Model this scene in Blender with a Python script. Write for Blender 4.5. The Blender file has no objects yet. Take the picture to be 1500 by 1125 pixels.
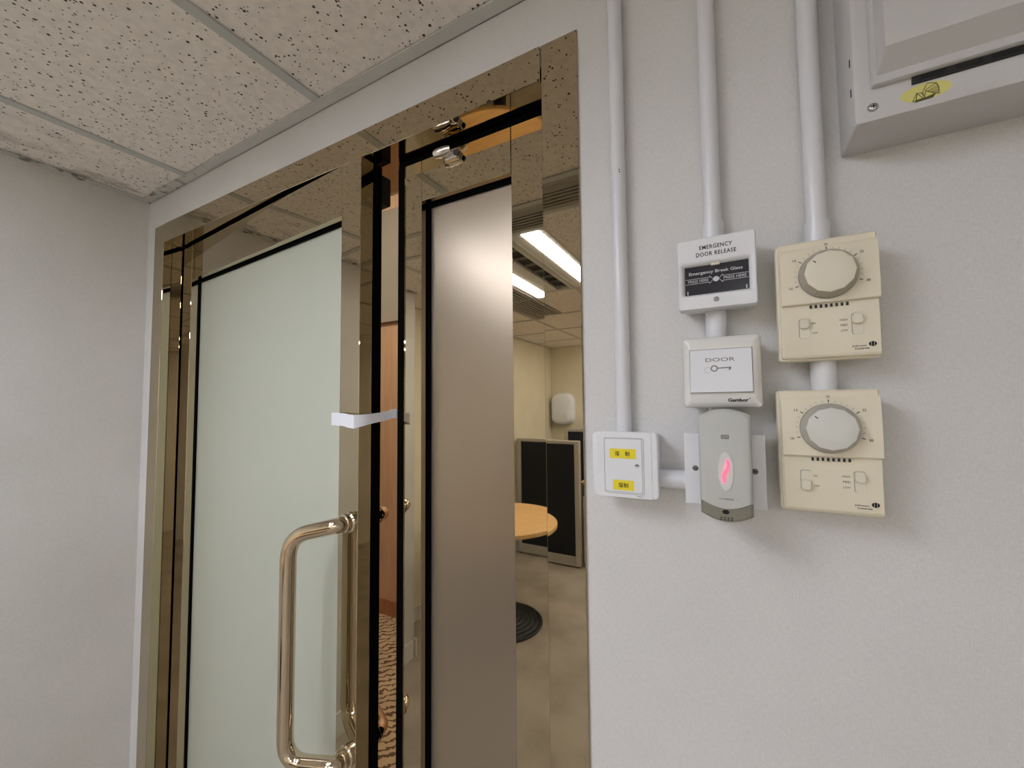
import bpy, bmesh, math, random
from mathutils import Vector, Matrix

random.seed(7)
S = bpy.context.scene
COL = S.collection
PI = math.pi

# ------------------------------------------------------------------ camera
cam_d = bpy.data.cameras.new('camera')
cam = bpy.data.objects.new('camera', cam_d)
COL.objects.link(cam)
YAW, PITCH, ROLL = 0.499191, 0.050888, -0.0096101
fwd = Vector((-math.sin(YAW)*math.cos(PITCH), math.cos(YAW)*math.cos(PITCH), math.sin(PITCH)))
rgt = Vector((math.cos(YAW), math.sin(YAW), 0))
up = rgt.cross(fwd)
r2 = rgt*math.cos(ROLL) + up*math.sin(ROLL)
u2 = up*math.cos(ROLL) - rgt*math.sin(ROLL)
M = Matrix((r2, u2, -fwd)).transposed().to_4x4()
M.translation = Vector((0, 0, 1.5))
cam.matrix_world = M
cam_d.sensor_width = 36.0
cam_d.lens = 36.0*594.279/1500.0
cam_d.clip_start = 0.01
S.camera = cam

# ------------------------------------------------------------------ world, exposure
w = bpy.data.worlds.new('world')
S.world = w
w.use_nodes = True
w.node_tree.nodes['Background'].inputs[0].default_value = (0.9, 0.92, 1.0, 1)
w.node_tree.nodes['Background'].inputs[1].default_value = 0.05
S.view_settings.view_transform = 'Standard'
S.view_settings.look = 'None'
S.view_settings.gamma = 1.0
S.view_settings.use_curve_mapping = False
S.view_settings.exposure = 0.85
LAMP = 18.3          # radiance of the office fluorescent diffusers
LAMP_C = (0.955, 1.0, 1.16)
CORR = 115.0           # radiance of the unseen downlights added in the corridor

# ------------------------------------------------------------------ materials
MATS = {}
def mat(name, col, rough=0.5, metal=0.0, spec=0.5, emit=None, es=0.0, coat=0.0):
    m = bpy.data.materials.new(name)
    m.use_nodes = True
    b = m.node_tree.nodes['Principled BSDF']
    b.inputs['Base Color'].default_value = (*col, 1)
    b.inputs['Roughness'].default_value = rough
    b.inputs['Metallic'].default_value = metal
    b.inputs['Specular IOR Level'].default_value = spec
    if coat:
        b.inputs['Coat Weight'].default_value = coat
        b.inputs['Coat Roughness'].default_value = 0.1
    if emit:
        b.inputs['Emission Color'].default_value = (*emit, 1)
        b.inputs['Emission Strength'].default_value = es
    MATS[name] = m
    return m

def nodes(m):
    nt = m.node_tree
    return nt, nt.nodes, nt.links, nt.nodes['Principled BSDF']

def N(nt, typ, **kw):
    n = nt.nodes.new(typ)
    for k, v in kw.items():
        if k in n.inputs: n.inputs[k].default_value = v
        else: setattr(n, k, v)
    return n

def pos(nt, scale=(1, 1, 1), rot=(0, 0, 0)):
    g = nt.nodes.new('ShaderNodeNewGeometry')
    mp = nt.nodes.new('ShaderNodeMapping')
    mp.inputs['Scale'].default_value = scale
    mp.inputs['Rotation'].default_value = rot
    nt.links.new(g.outputs['Position'], mp.inputs['Vector'])
    return mp.outputs['Vector']

def ramp(nt, fac, stops):
    r = nt.nodes.new('ShaderNodeValToRGB')
    while len(r.color_ramp.elements) < len(stops): r.color_ramp.elements.new(0.5)
    for e, (p, c) in zip(r.color_ramp.elements, stops):
        e.position = p; e.color = (*c, 1) if len(c) == 3 else c
    nt.links.new(fac, r.inputs['Fac'])
    return r.outputs['Color']

def mixc(nt, fac, a, b, mode='MIX'):
    m = nt.nodes.new('ShaderNodeMix'); m.data_type = 'RGBA'; m.blend_type = mode
    for s, v in ((m.inputs[0], fac), (m.inputs[6], a), (m.inputs[7], b)):
        if hasattr(v, 'links') or hasattr(v, 'is_linked'): nt.links.new(v, s)
        elif isinstance(v, (int, float)): s.default_value = v
        else: s.default_value = (*v, 1)
    return m.outputs[2]

def bump(nt, h, strength, dist=0.001):
    b = nt.nodes.new('ShaderNodeBump')
    b.inputs['Strength'].default_value = strength
    b.inputs['Distance'].default_value = dist
    nt.links.new(h, b.inputs['Height'])
    nt.links.new(b.outputs['Normal'], nt.nodes['Principled BSDF'].inputs['Normal'])

def wallpaper(name, col):
    m = mat(name, col, 0.75, spec=0.25)
    nt, nd, lk, b = nodes(m)
    v1 = N(nt, 'ShaderNodeTexNoise', Scale=1.0, Detail=2.0)
    lk.new(pos(nt, (750, 750, 160)), v1.inputs['Vector'])
    v2 = N(nt, 'ShaderNodeTexNoise', Scale=1.0, Detail=2.0)
    lk.new(pos(nt, (160, 160, 750)), v2.inputs['Vector'])
    a = N(nt, 'ShaderNodeMath', operation='ADD')
    lk.new(v1.outputs['Fac'], a.inputs[0]); lk.new(v2.outputs['Fac'], a.inputs[1])
    h = N(nt, 'ShaderNodeMath', operation='MULTIPLY'); h.inputs[1].default_value = 0.5
    lk.new(a.outputs[0], h.inputs[0])
    c = ramp(nt, h.outputs[0], [(0.3, tuple(x*0.90 for x in col)), (0.7, tuple(min(1, x*1.06) for x in col))])
    big = N(nt, 'ShaderNodeTexNoise', Scale=3.0, Detail=3.0)
    lk.new(pos(nt), big.inputs['Vector'])
    c2 = ramp(nt, big.outputs['Fac'], [(0.3, (0.95, 0.95, 0.94)), (0.7, (1.04, 1.04, 1.04))])
    lk.new(mixc(nt, 1.0, c, c2, 'MULTIPLY'), b.inputs['Base Color'])
    bump(nt, h.outputs[0], 0.25, 0.0006)
    return m

def tile_mat(name, col):
    m = mat(name, col, 0.9, spec=0.1)
    nt, nd, lk, b = nodes(m)
    nz = N(nt, 'ShaderNodeTexNoise', Scale=60.0, Detail=2.0)
    lk.new(pos(nt), nz.inputs['Vector'])
    def holes(scale, thr, seed, st):
        v = N(nt, 'ShaderNodeTexVoronoi', feature='F1', Scale=scale)
        mp = pos(nt, (st[0], st[1], 0.0)); lk.new(mp, v.inputs['Vector'])
        c = N(nt, 'ShaderNodeTexWhiteNoise', noise_dimensions='3D'); lk.new(v.outputs['Position'], c.inputs['Vector'])
        # a hole only in some cells; its radius varies from cell to cell
        rr = N(nt, 'ShaderNodeMath', operation='MULTIPLY'); lk.new(c.outputs['Value'], rr.inputs[0]); rr.inputs[1].default_value = thr
        off = N(nt, 'ShaderNodeMath', operation='SUBTRACT'); lk.new(rr.outputs[0], off.inputs[0]); off.inputs[1].default_value = thr*0.3
        l = N(nt, 'ShaderNodeMath', operation='LESS_THAN'); lk.new(v.outputs['Distance'], l.inputs[0]); lk.new(off.outputs[0], l.inputs[1])
        return l.outputs[0]
    h1 = holes(92, 0.40, 1, (1.0, 1.0)); h2 = holes(120, 0.37, 2, (1.15, 0.8))
    mx = N(nt, 'ShaderNodeMath', operation='MAXIMUM'); lk.new(h1, mx.inputs[0]); lk.new(h2, mx.inputs[1])
    c = ramp(nt, nz.outputs['Fac'], [(0.3, tuple(x*0.93 for x in col)), (0.7, tuple(min(1, x*1.05) for x in col))])
    # water stains along the left wall
    sn = N(nt, 'ShaderNodeTexNoise', Scale=9.0, Detail=6.0); lk.new(pos(nt, (1.6, 0.8, 1)), sn.inputs['Vector'])
    sf = ramp(nt, sn.outputs['Fac'], [(0.50, (0, 0, 0)), (0.66, (1, 1, 1))])
    gx = N(nt, 'ShaderNodeSeparateXYZ'); lk.new(pos(nt), gx.inputs[0])
    mr = N(nt, 'ShaderNodeMapRange'); lk.new(gx.outputs['X'], mr.inputs['Value'])
    for i, v in ((1, -1.45), (2, -1.68), (3, 0.0), (4, 0.8)): mr.inputs[i].default_value = v
    gy = N(nt, 'ShaderNodeMath', operation='GREATER_THAN'); lk.new(gx.outputs['Y'], gy.inputs[0]); gy.inputs[1].default_value = -0.3
    sg = N(nt, 'ShaderNodeMath', operation='MULTIPLY'); lk.new(sf, sg.inputs[0]); lk.new(gy.outputs[0], sg.inputs[1])
    sm = N(nt, 'ShaderNodeMath', operation='MULTIPLY'); lk.new(sg.outputs[0], sm.inputs[0]); lk.new(mr.outputs[0], sm.inputs[1])
    c = mixc(nt, sm.outputs[0], c, (0.20, 0.165, 0.13))
    c = mixc(nt, mx.outputs[0], c, (0.085, 0.075, 0.065))
    lk.new(c, b.inputs['Base Color'])
    inv = N(nt, 'ShaderNodeMath', operation='SUBTRACT'); inv.inputs[0].default_value = 1.0; lk.new(mx.outputs[0], inv.inputs[1])
    bump(nt, inv.outputs[0], 0.5, 0.002)
    return m

def carpet(name, a, bcol, stripe=False):
    m = mat(name, a, 0.95, spec=0.05)
    nt, nd, lk, b = nodes(m)
    n1 = N(nt, 'ShaderNodeTexNoise', Scale=4.0, Detail=5.0); lk.new(pos(nt), n1.inputs['Vector'])
    n2 = N(nt, 'ShaderNodeTexNoise', Scale=350.0, Detail=2.0); lk.new(pos(nt), n2.inputs['Vector'])
    c = ramp(nt, n1.outputs['Fac'], [(0.35, a), (0.65, bcol)])
    c2 = ramp(nt, n2.outputs['Fac'], [(0.3, (0.75, 0.75, 0.75)), (0.7, (1.15, 1.15, 1.15))])
    c = mixc(nt, 1.0, c, c2, 'MULTIPLY')
    if stripe:
        wv = N(nt, 'ShaderNodeTexWave', Scale=5.0, Distortion=7.0, Detail=3.0)
        wv.inputs['Detail Scale'].default_value = 2.5
        lk.new(pos(nt, (1.2, 2.2, 1), (0, 0, 0.5)), wv.inputs['Vector'])
        f = ramp(nt, wv.outputs['Fac'], [(0.18, (1, 1, 1)), (0.3, (0, 0, 0))])
        c = mixc(nt, f, c, (0.10, 0.055, 0.03))
    lk.new(c, b.inputs['Base Color'])
    bump(nt, n2.outputs['Fac'], 0.6, 0.003)
    return m

def wood(name, a, bcol, rough=0.4, sc=(2, 2, 26)):
    m = mat(name, a, rough)
    nt, nd, lk, b = nodes(m)
    n1 = N(nt, 'ShaderNodeTexNoise', Scale=2.0, Detail=6.0, Distortion=0.6); lk.new(pos(nt, sc), n1.inputs['Vector'])
    lk.new(ramp(nt, n1.outputs['Fac'], [(0.3, a), (0.7, bcol)]), b.inputs['Base Color'])
    return m

def frosted(name, tint, trans, gl, rg, gc=(1, 1, 1)):
    """acid-etched glass: soft reflection on top of scattering that lets corridor light through"""
    m = bpy.data.materials.new(name); m.use_nodes = True
    nt = m.node_tree; nt.nodes.clear()
    out = nt.nodes.new('ShaderNodeOutputMaterial')
    d = N(nt, 'ShaderNodeBsdfDiffuse', Color=(*tint, 1))
    t = N(nt, 'ShaderNodeBsdfTranslucent', Color=(*tint, 1))
    g = N(nt, 'ShaderNodeBsdfGlossy', Color=(*gc, 1), Roughness=rg)
    nz = N(nt, 'ShaderNodeTexNoise', Scale=900.0, Detail=1.0); nt.links.new(pos(nt), nz.inputs['Vector'])
    bp = N(nt, 'ShaderNodeBump', Strength=0.15, Distance=0.0004); nt.links.new(nz.outputs['Fac'], bp.inputs['Height'])
    for s in (d, g): nt.links.new(bp.outputs['Normal'], s.inputs['Normal'])
    m1 = N(nt, 'ShaderNodeMixShader'); m1.inputs[0].default_value = trans
    nt.links.new(d.outputs[0], m1.inputs[1]); nt.links.new(t.outputs[0], m1.inputs[2])
    fr = N(nt, 'ShaderNodeFresnel', IOR=1.6)
    ml = N(nt, 'ShaderNodeMath', operation='MULTIPLY_ADD'); ml.inputs[1].default_value = 1.0; ml.inputs[2].default_value = gl
    nt.links.new(fr.outputs[0], ml.inputs[0])
    m2 = N(nt, 'ShaderNodeMixShader'); nt.links.new(ml.outputs[0], m2.inputs[0])
    nt.links.new(m1.outputs[0], m2.inputs[1]); nt.links.new(g.outputs[0], m2.inputs[2])
    nt.links.new(m2.outputs[0], out.inputs['Surface'])
    MATS[name] = m
    return m

wallpaper('wall_white', (0.70, 0.69, 0.67))
wallpaper('wall_cream_lit', (0.80, 0.73, 0.56))  # cream lightened to stand for the stronger light on the far walls
wallpaper('wall_beige', (0.66, 0.635, 0.585))
tile_mat('tile', (0.90, 0.85, 0.80))
mat('tbar', (0.55, 0.57, 0.55), 0.5)
carpet('carpet', (0.40, 0.35, 0.28), (0.52, 0.46, 0.38))
carpet('corridor_carpet', (0.38, 0.24, 0.13), (0.46, 0.30, 0.17), True)
wood('corridor_wood', (0.41, 0.215, 0.115), (0.50, 0.28, 0.16), 0.45, (26, 26, 1.5))
wood('corridor_base', (0.25, 0.09, 0.035), (0.34, 0.13, 0.055), 0.4, (26, 26, 2))
wood('table_wood', (0.90, 0.53, 0.20), (0.97, 0.62, 0.28), 0.4, (3, 14, 3))
wood('desk_wood', (0.50, 0.27, 0.13), (0.60, 0.34, 0.18), 0.4, (3, 14, 3))
mat('panel_tan', (0.24, 0.18, 0.13), 0.6)
mat('plaster', (0.75, 0.72, 0.66), 0.9)
m = mat('bronze', (0.53, 0.455, 0.325), 0.035, 1.0)
nt, nd, lk, b = nodes(m)
n1 = N(nt, 'ShaderNodeTexNoise', Scale=7.0, Detail=4.0); lk.new(pos(nt), n1.inputs['Vector'])
lk.new(ramp(nt, n1.outputs['Fac'], [(0.35, (0.008,)*3), (0.75, (0.022,)*3)]), b.inputs['Roughness'])
m = mat('stained_angle', (0.60, 0.60, 0.57), 0.6)
nt, nd, lk, b = nodes(m)
n1 = N(nt, 'ShaderNodeTexNoise', Scale=34.0, Detail=5.0); lk.new(pos(nt), n1.inputs['Vector'])
f1 = ramp(nt, n1.outputs['Fac'], [(0.55, (0, 0, 0)), (0.66, (1, 1, 1))])
sx = N(nt, 'ShaderNodeSeparateXYZ'); lk.new(pos(nt), sx.inputs[0])
mr = N(nt, 'ShaderNodeMapRange'); lk.new(sx.outputs['X'], mr.inputs['Value'])
for i, v in ((1, -1.25), (2, -1.62), (3, 0.0), (4, 0.85)): mr.inputs[i].default_value = v
mm = N(nt, 'ShaderNodeMath', operation='MULTIPLY'); lk.new(f1, mm.inputs[0]); lk.new(mr.outputs[0], mm.inputs[1])
lk.new(mixc(nt, mm.outputs[0], (0.60, 0.60, 0.57), (0.11, 0.085, 0.065)), b.inputs['Base Color'])
mat('bronze_edge', (0.80, 0.72, 0.58), 0.2, 1.0)
mat('nickel', (0.68, 0.585, 0.45), 0.06, 1.0)
mat('chrome', (0.85, 0.85, 0.85), 0.08, 1.0)
mat('black_rubber', (0.003, 0.003, 0.003), 0.8, spec=0.03)
mat('black', (0.012, 0.012, 0.013), 0.5)
mat('ink', (0.02, 0.02, 0.02), 0.6, spec=0.2)
mat('grey_ink', (0.22, 0.21, 0.19), 0.6, spec=0.2)
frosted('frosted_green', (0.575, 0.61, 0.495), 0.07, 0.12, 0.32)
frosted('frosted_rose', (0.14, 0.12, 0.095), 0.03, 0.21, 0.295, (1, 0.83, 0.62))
mat('pvc_white', (0.74, 0.745, 0.76), 0.28)
mat('plastic_white', (0.80, 0.81, 0.82), 0.35)
mat('plastic_ivory', (0.80, 0.79, 0.74), 0.14)
mat('cream', (0.80, 0.735, 0.56), 0.42)
mat('cream_knob', (0.78, 0.725, 0.57), 0.38)
mat('grey_knob', (0.70, 0.70, 0.63), 0.38)
mat('reader_grey', (0.52, 0.525, 0.485), 0.5)
mat('knob_rim_shaded', (0.40, 0.365, 0.28), 0.3)  # knob side darkened: its shade is put into the colour
mat('knob_rim_grey_shaded', (0.46, 0.44, 0.37), 0.3)  # same shade put into the greyer knob's side
mat('reader_dark', (0.25, 0.24, 0.19), 0.5)
mat('reader_lens', (0.66, 0.69, 0.66), 0.25)
mat('red_led', (1.0, 0.05, 0.1), 0.4, emit=(1.0, 0.06, 0.12), es=1.6)
mat('yellow_label', (0.85, 0.70, 0.02), 0.5)
mat('yellow_sticker', (0.72, 0.68, 0.22), 0.5)
mat('sticker_ink', (0.12, 0.11, 0.03), 0.6)
mat('glass_card', (0.025, 0.026, 0.032), 0.15)
mat('white_ink', (0.62, 0.65, 0.67), 0.6)
mat('steel_box', (0.60, 0.59, 0.575), 0.38)
mat('screw_steel', (0.5, 0.5, 0.5), 0.25, 1.0)
mat('strap_white', (0.88, 0.90, 0.96), 0.4)
mat('fabric_black', (0.03, 0.032, 0.035), 0.95, spec=0.1)
mat('frame_grey', (0.50, 0.47, 0.42), 0.5)
mat('pedestal', (0.62, 0.54, 0.42), 0.5)
mat('dispenser', (0.86, 0.90, 0.97), 0.25)
mat('vent_grey', (0.36, 0.345, 0.31), 0.6)
mat('fixture_white', (0.75, 0.74, 0.70), 0.5)
mat('baseboard', (0.72, 0.70, 0.66), 0.5)
mat('lamp', (1, 1, 1), 0.5, emit=LAMP_C, es=LAMP)
mat('downlight', (1, 1, 1), 0.5, emit=(1.0, 0.70, 0.42), es=CORR)  # glow of the unseen lights added in the corridor
mat('corridor_fill', (1, 1, 1), 0.5, emit=(0.96, 1.0, 0.90), es=14.0)  # glow of the added trough, brightens the corridor behind the gap
mat('ceramic', (0.75, 0.68, 0.52), 0.3)
mat('dark_glass', (0.008, 0.01, 0.012), 0.04)

# ------------------------------------------------------------------ helpers
def wloc(o):
    v = Vector((0, 0, 0))
    while o is not None:
        v += o.location; o = o.parent
    return v

def link(name, me, parent=None, m=None):
    o = bpy.data.objects.new(name, me)
    COL.objects.link(o)
    if m:
        if not me.materials: me.materials.append(MATS[m])
    if parent: o.parent = parent
    return o

def obj(name, bm, m, parent=None, smooth=False, local=False, label=None, base=None):
    """one mesh object. World-coordinate bmesh; with a parent it is moved into the parent's frame."""
    if parent and not local:
        bmesh.ops.translate(bm, verts=bm.verts, vec=-wloc(parent))
    bmesh.ops.recalc_face_normals(bm, faces=bm.faces)
    me = bpy.data.meshes.new(name)
    bm.to_mesh(me); bm.free()
    if smooth:
        for p in me.polygons: p.use_smooth = True
        try: me.set_sharp_from_angle(angle=math.radians(38))
        except Exception: pass
    o = link(name, me, parent, m)
    if label: o['label'] = label
    return o

def tag(o, label, cat, group=None, kind=None):
    o['label'] = label; o['category'] = cat
    if group: o['group'] = group
    if kind: o['kind'] = kind
    return o

def thing(name, label, cat, loc, group=None, kind=None):
    o = bpy.data.objects.new(name, None)
    COL.objects.link(o)
    o.location = loc; o.empty_display_size = 0.05
    return tag(o, label, cat, group, kind)

def B(*boxes, bm=None):
    bm = bm or bmesh.new()
    for x0, x1, y0, y1, z0, z1 in boxes:
        v = [bm.verts.new((x, y, z)) for x in (x0, x1) for y in (y0, y1) for z in (z0, z1)]
        for f in ((0, 1, 3, 2), (4, 6, 7, 5), (0, 4, 5, 1), (2, 3, 7, 6), (0, 2, 6, 4), (1, 5, 7, 3)):
            bm.faces.new([v[i] for i in f])
    return bm

def RB(x0, x1, y0, y1, z0, z1, r=0.002, seg=2):
    bm = B((x0, x1, y0, y1, z0, z1))
    bmesh.ops.bevel(bm, geom=bm.edges[:], offset=r, segments=seg, affect='EDGES', profile=0.6)
    return bm

def rrect(x0, x1, z0, z1, r, n=5):
    r = max(min(r, (x1-x0)/2-1e-5, (z1-z0)/2-1e-5), 1e-5)
    pts = []
    for cx, cz, a0 in ((x1-r, z1-r, 0), (x0+r, z1-r, 90), (x0+r, z0+r, 180), (x1-r, z0+r, 270)):
        for i in range(n+1):
            a = math.radians(a0+90*i/n)
            pts.append((cx+r*math.cos(a), cz+r*math.sin(a)))
    return pts

def loft(loops, cap0=True, cap1=True, bm=None):
    """loops: list of (points_xz, y) with equal counts"""
    bm = bm or bmesh.new()
    rows = [[bm.verts.new((x, y, z)) for x, z in pts] for pts, y in loops]
    n = len(rows[0])
    for a, b_ in zip(rows, rows[1:]):
        for i in range(n):
            bm.faces.new((a[i], a[(i+1) % n], b_[(i+1) % n], b_[i]))
    if cap0: bm.faces.new(rows[0])
    if cap1: bm.faces.new(rows[-1])
    return bm

def plate(x0, x1, z0, z1, y0, y1, r=0.004, b=0.002, n=5):
    """rounded plate from wall side y0 to the room side y1 (y1 < y0) with a softened front rim"""
    L = [(rrect(x0, x1, z0, z1, r, n), y0), (rrect(x0, x1, z0, z1, r, n), y1+b)]
    for k in (1, 2, 3):
        a = k/3*PI/2
        d = b*(1-math.cos(a)); 
        L.append((rrect(x0+d, x1-d, z0+d, z1-d, max(r-d, 0.0005), n), y1+b*(1-math.sin(a))))
    return loft(L)

def poly(pts, y0, y1, bm=None):
    return loft([(pts, y0), (pts, y1)], bm=bm)

def ellipse(cx, cz, rx, rz, n=24):
    return [(cx+rx*math.cos(2*PI*i/n), cz+rz*math.sin(2*PI*i/n)) for i in range(n)]

def tube(pts, r, n=16, bm=None, caps=True):
    bm = bm or bmesh.new()
    P = [Vector(p) for p in pts]
    rows = []; ref = None
    for i, p in enumerate(P):
        d = (P[min(i+1, len(P)-1)]-P[max(i-1, 0)]).normalized()
        if ref is None:
            ref = d.cross(Vector((0, 0, 1)))
            if ref.length < 1e-3: ref = d.cross(Vector((1, 0, 0)))
        ref = (ref-d*ref.dot(d)).normalized()
        q = d.cross(ref)
        rr = r[i] if isinstance(r, (list, tuple)) else r
        rows.append([bm.verts.new(p+ref*rr*math.cos(2*PI*k/n)+q*rr*math.sin(2*PI*k/n)) for k in range(n)])
    for a, b_ in zip(rows, rows[1:]):
        for i in range(n): bm.faces.new((a[i], a[(i+1) % n], b_[(i+1) % n], b_[i]))
    if caps: bm.faces.new(rows[0]); bm.faces.new(rows[-1])
    return bm

def fillet(pts, rad, n=8):
    P = [Vector(p) for p in pts]; out = [P[0]]
    for a, b_, c in zip(P, P[1:], P[2:]):
        u = (a-b_).normalized(); v = (c-b_).normalized()
        t = min(rad, (a-b_).length*0.48, (c-b_).length*0.48)
        s, e = b_+u*t, b_+v*t
        for i in range(n+1):
            k = i/n
            out.append(s*(1-k)**2+b_*2*k*(1-k)+e*k*k)
    out.append(P[-1])
    return out

def lathe(prof, n=32, c=(0, 0, 0), axis='z', bm=None):
    bm = bm or bmesh.new()
    rows = []
    for r, h in prof:
        row = []
        for k in range(n):
            a = 2*PI*k/n
            if axis == 'z': p = (c[0]+r*math.cos(a), c[1]+r*math.sin(a), c[2]+h)
            elif axis == 'y': p = (c[0]+r*math.cos(a), c[1]+h, c[2]+r*math.sin(a))
            else: p = (c[0]+h, c[1]+r*math.cos(a), c[2]+r*math.sin(a))
            row.append(bm.verts.new(p))
        rows.append(row)
    for a, b_ in zip(rows, rows[1:]):
        for i in range(n): bm.faces.new((a[i], a[(i+1) % n], b_[(i+1) % n], b_[i]))
    bm.faces.new(rows[0]); bm.faces.new(rows[-1])
    return bm

def text(body, cx, cz, width, height, y, m, parent, name='lettering', bold=0.0, rot=0.0, local=False, spacing=1.0):
    """flat printed lettering on a surface facing -Y, fitted to width x height"""
    cu = bpy.data.curves.new('t', 'FONT')
    cu.body = body; cu.align_x = 'CENTER'; cu.size = 1.0; cu.resolution_u = 3; cu.offset = bold; cu.space_character = spacing
    to = bpy.data.objects.new('t', cu); COL.objects.link(to)
    dg = bpy.context.evaluated_depsgraph_get(); dg.update()
    me = bpy.data.meshes.new_from_object(to.evaluated_get(dg))
    bpy.data.objects.remove(to); bpy.data.curves.remove(cu)
    xs = [v.co.x for v in me.vertices]; ys = [v.co.y for v in me.vertices]
    if not xs: return None
    x0, x1, y0, y1 = min(xs), max(xs), min(ys), max(ys)
    sx = width/(x1-x0) if width else height/(y1-y0)
    sy = height/(y1-y0)
    off = Vector((0, 0, 0)) if (local or not parent) else wloc(parent)
    ca, sa = math.cos(rot), math.sin(rot)
    for v in me.vertices:
        u = (v.co.x-(x0+x1)/2)*sx; q = (v.co.y-(y0+y1)/2)*sy
        v.co = Vector((cx+u*ca-q*sa, y, cz+u*sa+q*ca))-off
    me.materials.clear(); me.name = name
    o = link(name, me, parent, m)
    return o

def strokes(lines, wd, y0, y1, bm=None):
    """flat line drawing: each line is a list of xz points"""
    bm = bm or bmesh.new()
    for pts in lines:
        for (ax, az), (bx, bz) in zip(pts, pts[1:]):
            d = Vector((bx-ax, bz-az))
            if d.length < 1e-7: continue
            d.normalize(); nx, nz = -d.y*wd/2, d.x*wd/2
            ex, ez = d.x*wd*0.3, d.y*wd*0.3
            poly([(ax-ex+nx, az-ez+nz), (ax-ex-nx, az-ez-nz), (bx+ex-nx, bz+ez-nz), (bx+ex+nx, bz+ez+nz)], y0, y1, bm)
    return bm

def copy_tree(o, parent=None):
    c = o.copy(); COL.objects.link(c); c.parent = parent
    for ch in list(o.children): copy_tree(ch, c)
    return c

# ------------------------------------------------------------------ room shell
WY = 0.60                                   # face of the door wall
XL0, XL1, XR, YB = -1.735, -2.00, 2.60, -3.50
CZ = 2.20
OX0, OX1, OZ = -1.64, -0.235, 2.07          # rough opening behind the casings

bm = B((XL0-0.1, OX0, WY, WY+0.14, 0, 2.9), (OX1, XR+0.1, WY, WY+0.14, 0, 2.9), (OX0, OX1, WY, WY+0.14, OZ, 2.9))
tag(obj('wall_front', bm, 'wall_white'), 'off-white woven wallpaper wall holding the door frame and the wall switches', 'wall', kind='structure')
tag(obj('wall_left_rear', B((XL1-0.1, XL1, YB-0.1, -0.62, 0, 2.3)), 'wall_cream_lit'), 'cream wall, lightened as if better lit, running back beside the round table', 'wall', kind='structure')
bm = B((XL0-0.4, XL0, -0.62, WY+0.0, 0, 2.3))
tag(obj('wall_left', bm, 'wall_beige'), 'greige woven wallpaper wall left of the door', 'wall', kind='structure')
tag(obj('wall_rear', B((XL1, XR, YB-0.1, YB, 0, 2.3)), 'wall_cream_lit'), 'plain wall behind the desks seen in the mirror frame', 'wall', kind='structure')
tag(obj('wall_right', B((XR, XR+0.1, YB-0.1, WY, 0, 2.3)), 'wall_beige'), 'plain office wall opposite the left wall', 'wall', kind='structure')
tag(obj('floor', B((XL1-0.1, XR+0.1, YB-0.1, 0.66, -0.1, 0)), 'carpet'), 'worn taupe office carpet', 'floor', kind='structure')
bm = B((XL0, XL0+0.012, -0.60, WY, 0, 0.1), (XL1, XL1+0.012, YB, -0.62, 0, 0.1), (XL1, XL0+0.012, -0.632, -0.62, 0, 0.1))
tag(obj('baseboard_left', bm, 'baseboard'), 'pale painted baseboard along the left wall', 'baseboard', kind='structure')
tag(obj('baseboard_rear', B((XL1+0.012, XR, YB, YB+0.012, 0, 0.1)), 'baseboard'), 'pale painted baseboard along the rear wall', 'baseboard', kind='structure')
tag(obj('baseboard_front', B((-0.195, XR, WY-0.012, WY, 0, 0.1)), 'baseboard'), 'pale painted baseboard below the switches', 'baseboard', kind='structure')

# ---- suspended ceiling: slab, T-bars and lay-in tiles
ceil = tag(obj('ceiling', B((XL1-0.1, XR+0.1, YB-0.1, WY, CZ+0.10, CZ+0.16)), 'plaster'),
           'suspended ceiling of pinholed mineral tiles on grey T-bars', 'ceiling', kind='structure')
xb = [-2.045+0.6145*k for k in range(9)]    # T-bar centre lines running towards the wall (…,-1.43,-0.816,…)
xb = [x for x in xb if x > XL1+0.05]
yb = [0.05, -0.145, -1.115, -1.73, -2.34, -2.955]
TW = 0.024
for x in xb:
    obj('tee_bar', B((x-TW/2, x+TW/2, YB, WY-0.025, CZ, CZ+0.004), (x-0.001, x+0.001, YB, WY-0.025, CZ+0.004, CZ+0.03)), 'tbar', ceil)
for y in yb:
    obj('cross_tee', B((XL1 if y < -0.62 else XL0, XR, y-TW/2, y+TW/2, CZ-0.0005, CZ+0.004)), 'tbar', ceil)
obj('wall_angle', B((XL0, XR, WY-0.026, WY, CZ-0.001, CZ+0.003), (XL0, XR, WY-0.0015, WY, CZ-0.001, CZ+0.03)), 'stained_angle', ceil)
obj('wall_angle', B((XL0, XL0+0.022, -0.62, WY-0.026, CZ-0.001, CZ+0.003)), 'stained_angle', ceil)
obj('wall_angle', B((XL1, XL1+0.022, YB, -0.62, CZ-0.001, CZ+0.003)), 'tbar', ceil)

ycells = [(WY-0.012, 0.05)] + list(zip(yb, yb[1:])) + [(yb[-1], YB)]
tile_cache = {}
def tile(x0, x1, y1, y0):
    w_, d_ = round(x1-x0, 4), round(y1-y0, 4)
    if w_ < 0.02 or d_ < 0.02: return
    key = (w_, d_)
    if key not in tile_cache:
        bm = B((-w_/2, w_/2, -d_/2, d_/2, 0.0, 0.012))
        me = bpy.data.meshes.new('ceiling_tile'); bmesh.ops.recalc_face_normals(bm, faces=bm.faces); bm.to_mesh(me); bm.free()
        me.materials.append(MATS['tile']); tile_cache[key] = me
    o = link('ceiling_tile', tile_cache[key], ceil)
    o.location = ((x0+x1)/2, (y0+y1)/2, CZ+0.0042+random.uniform(0, 0.0006))

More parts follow.
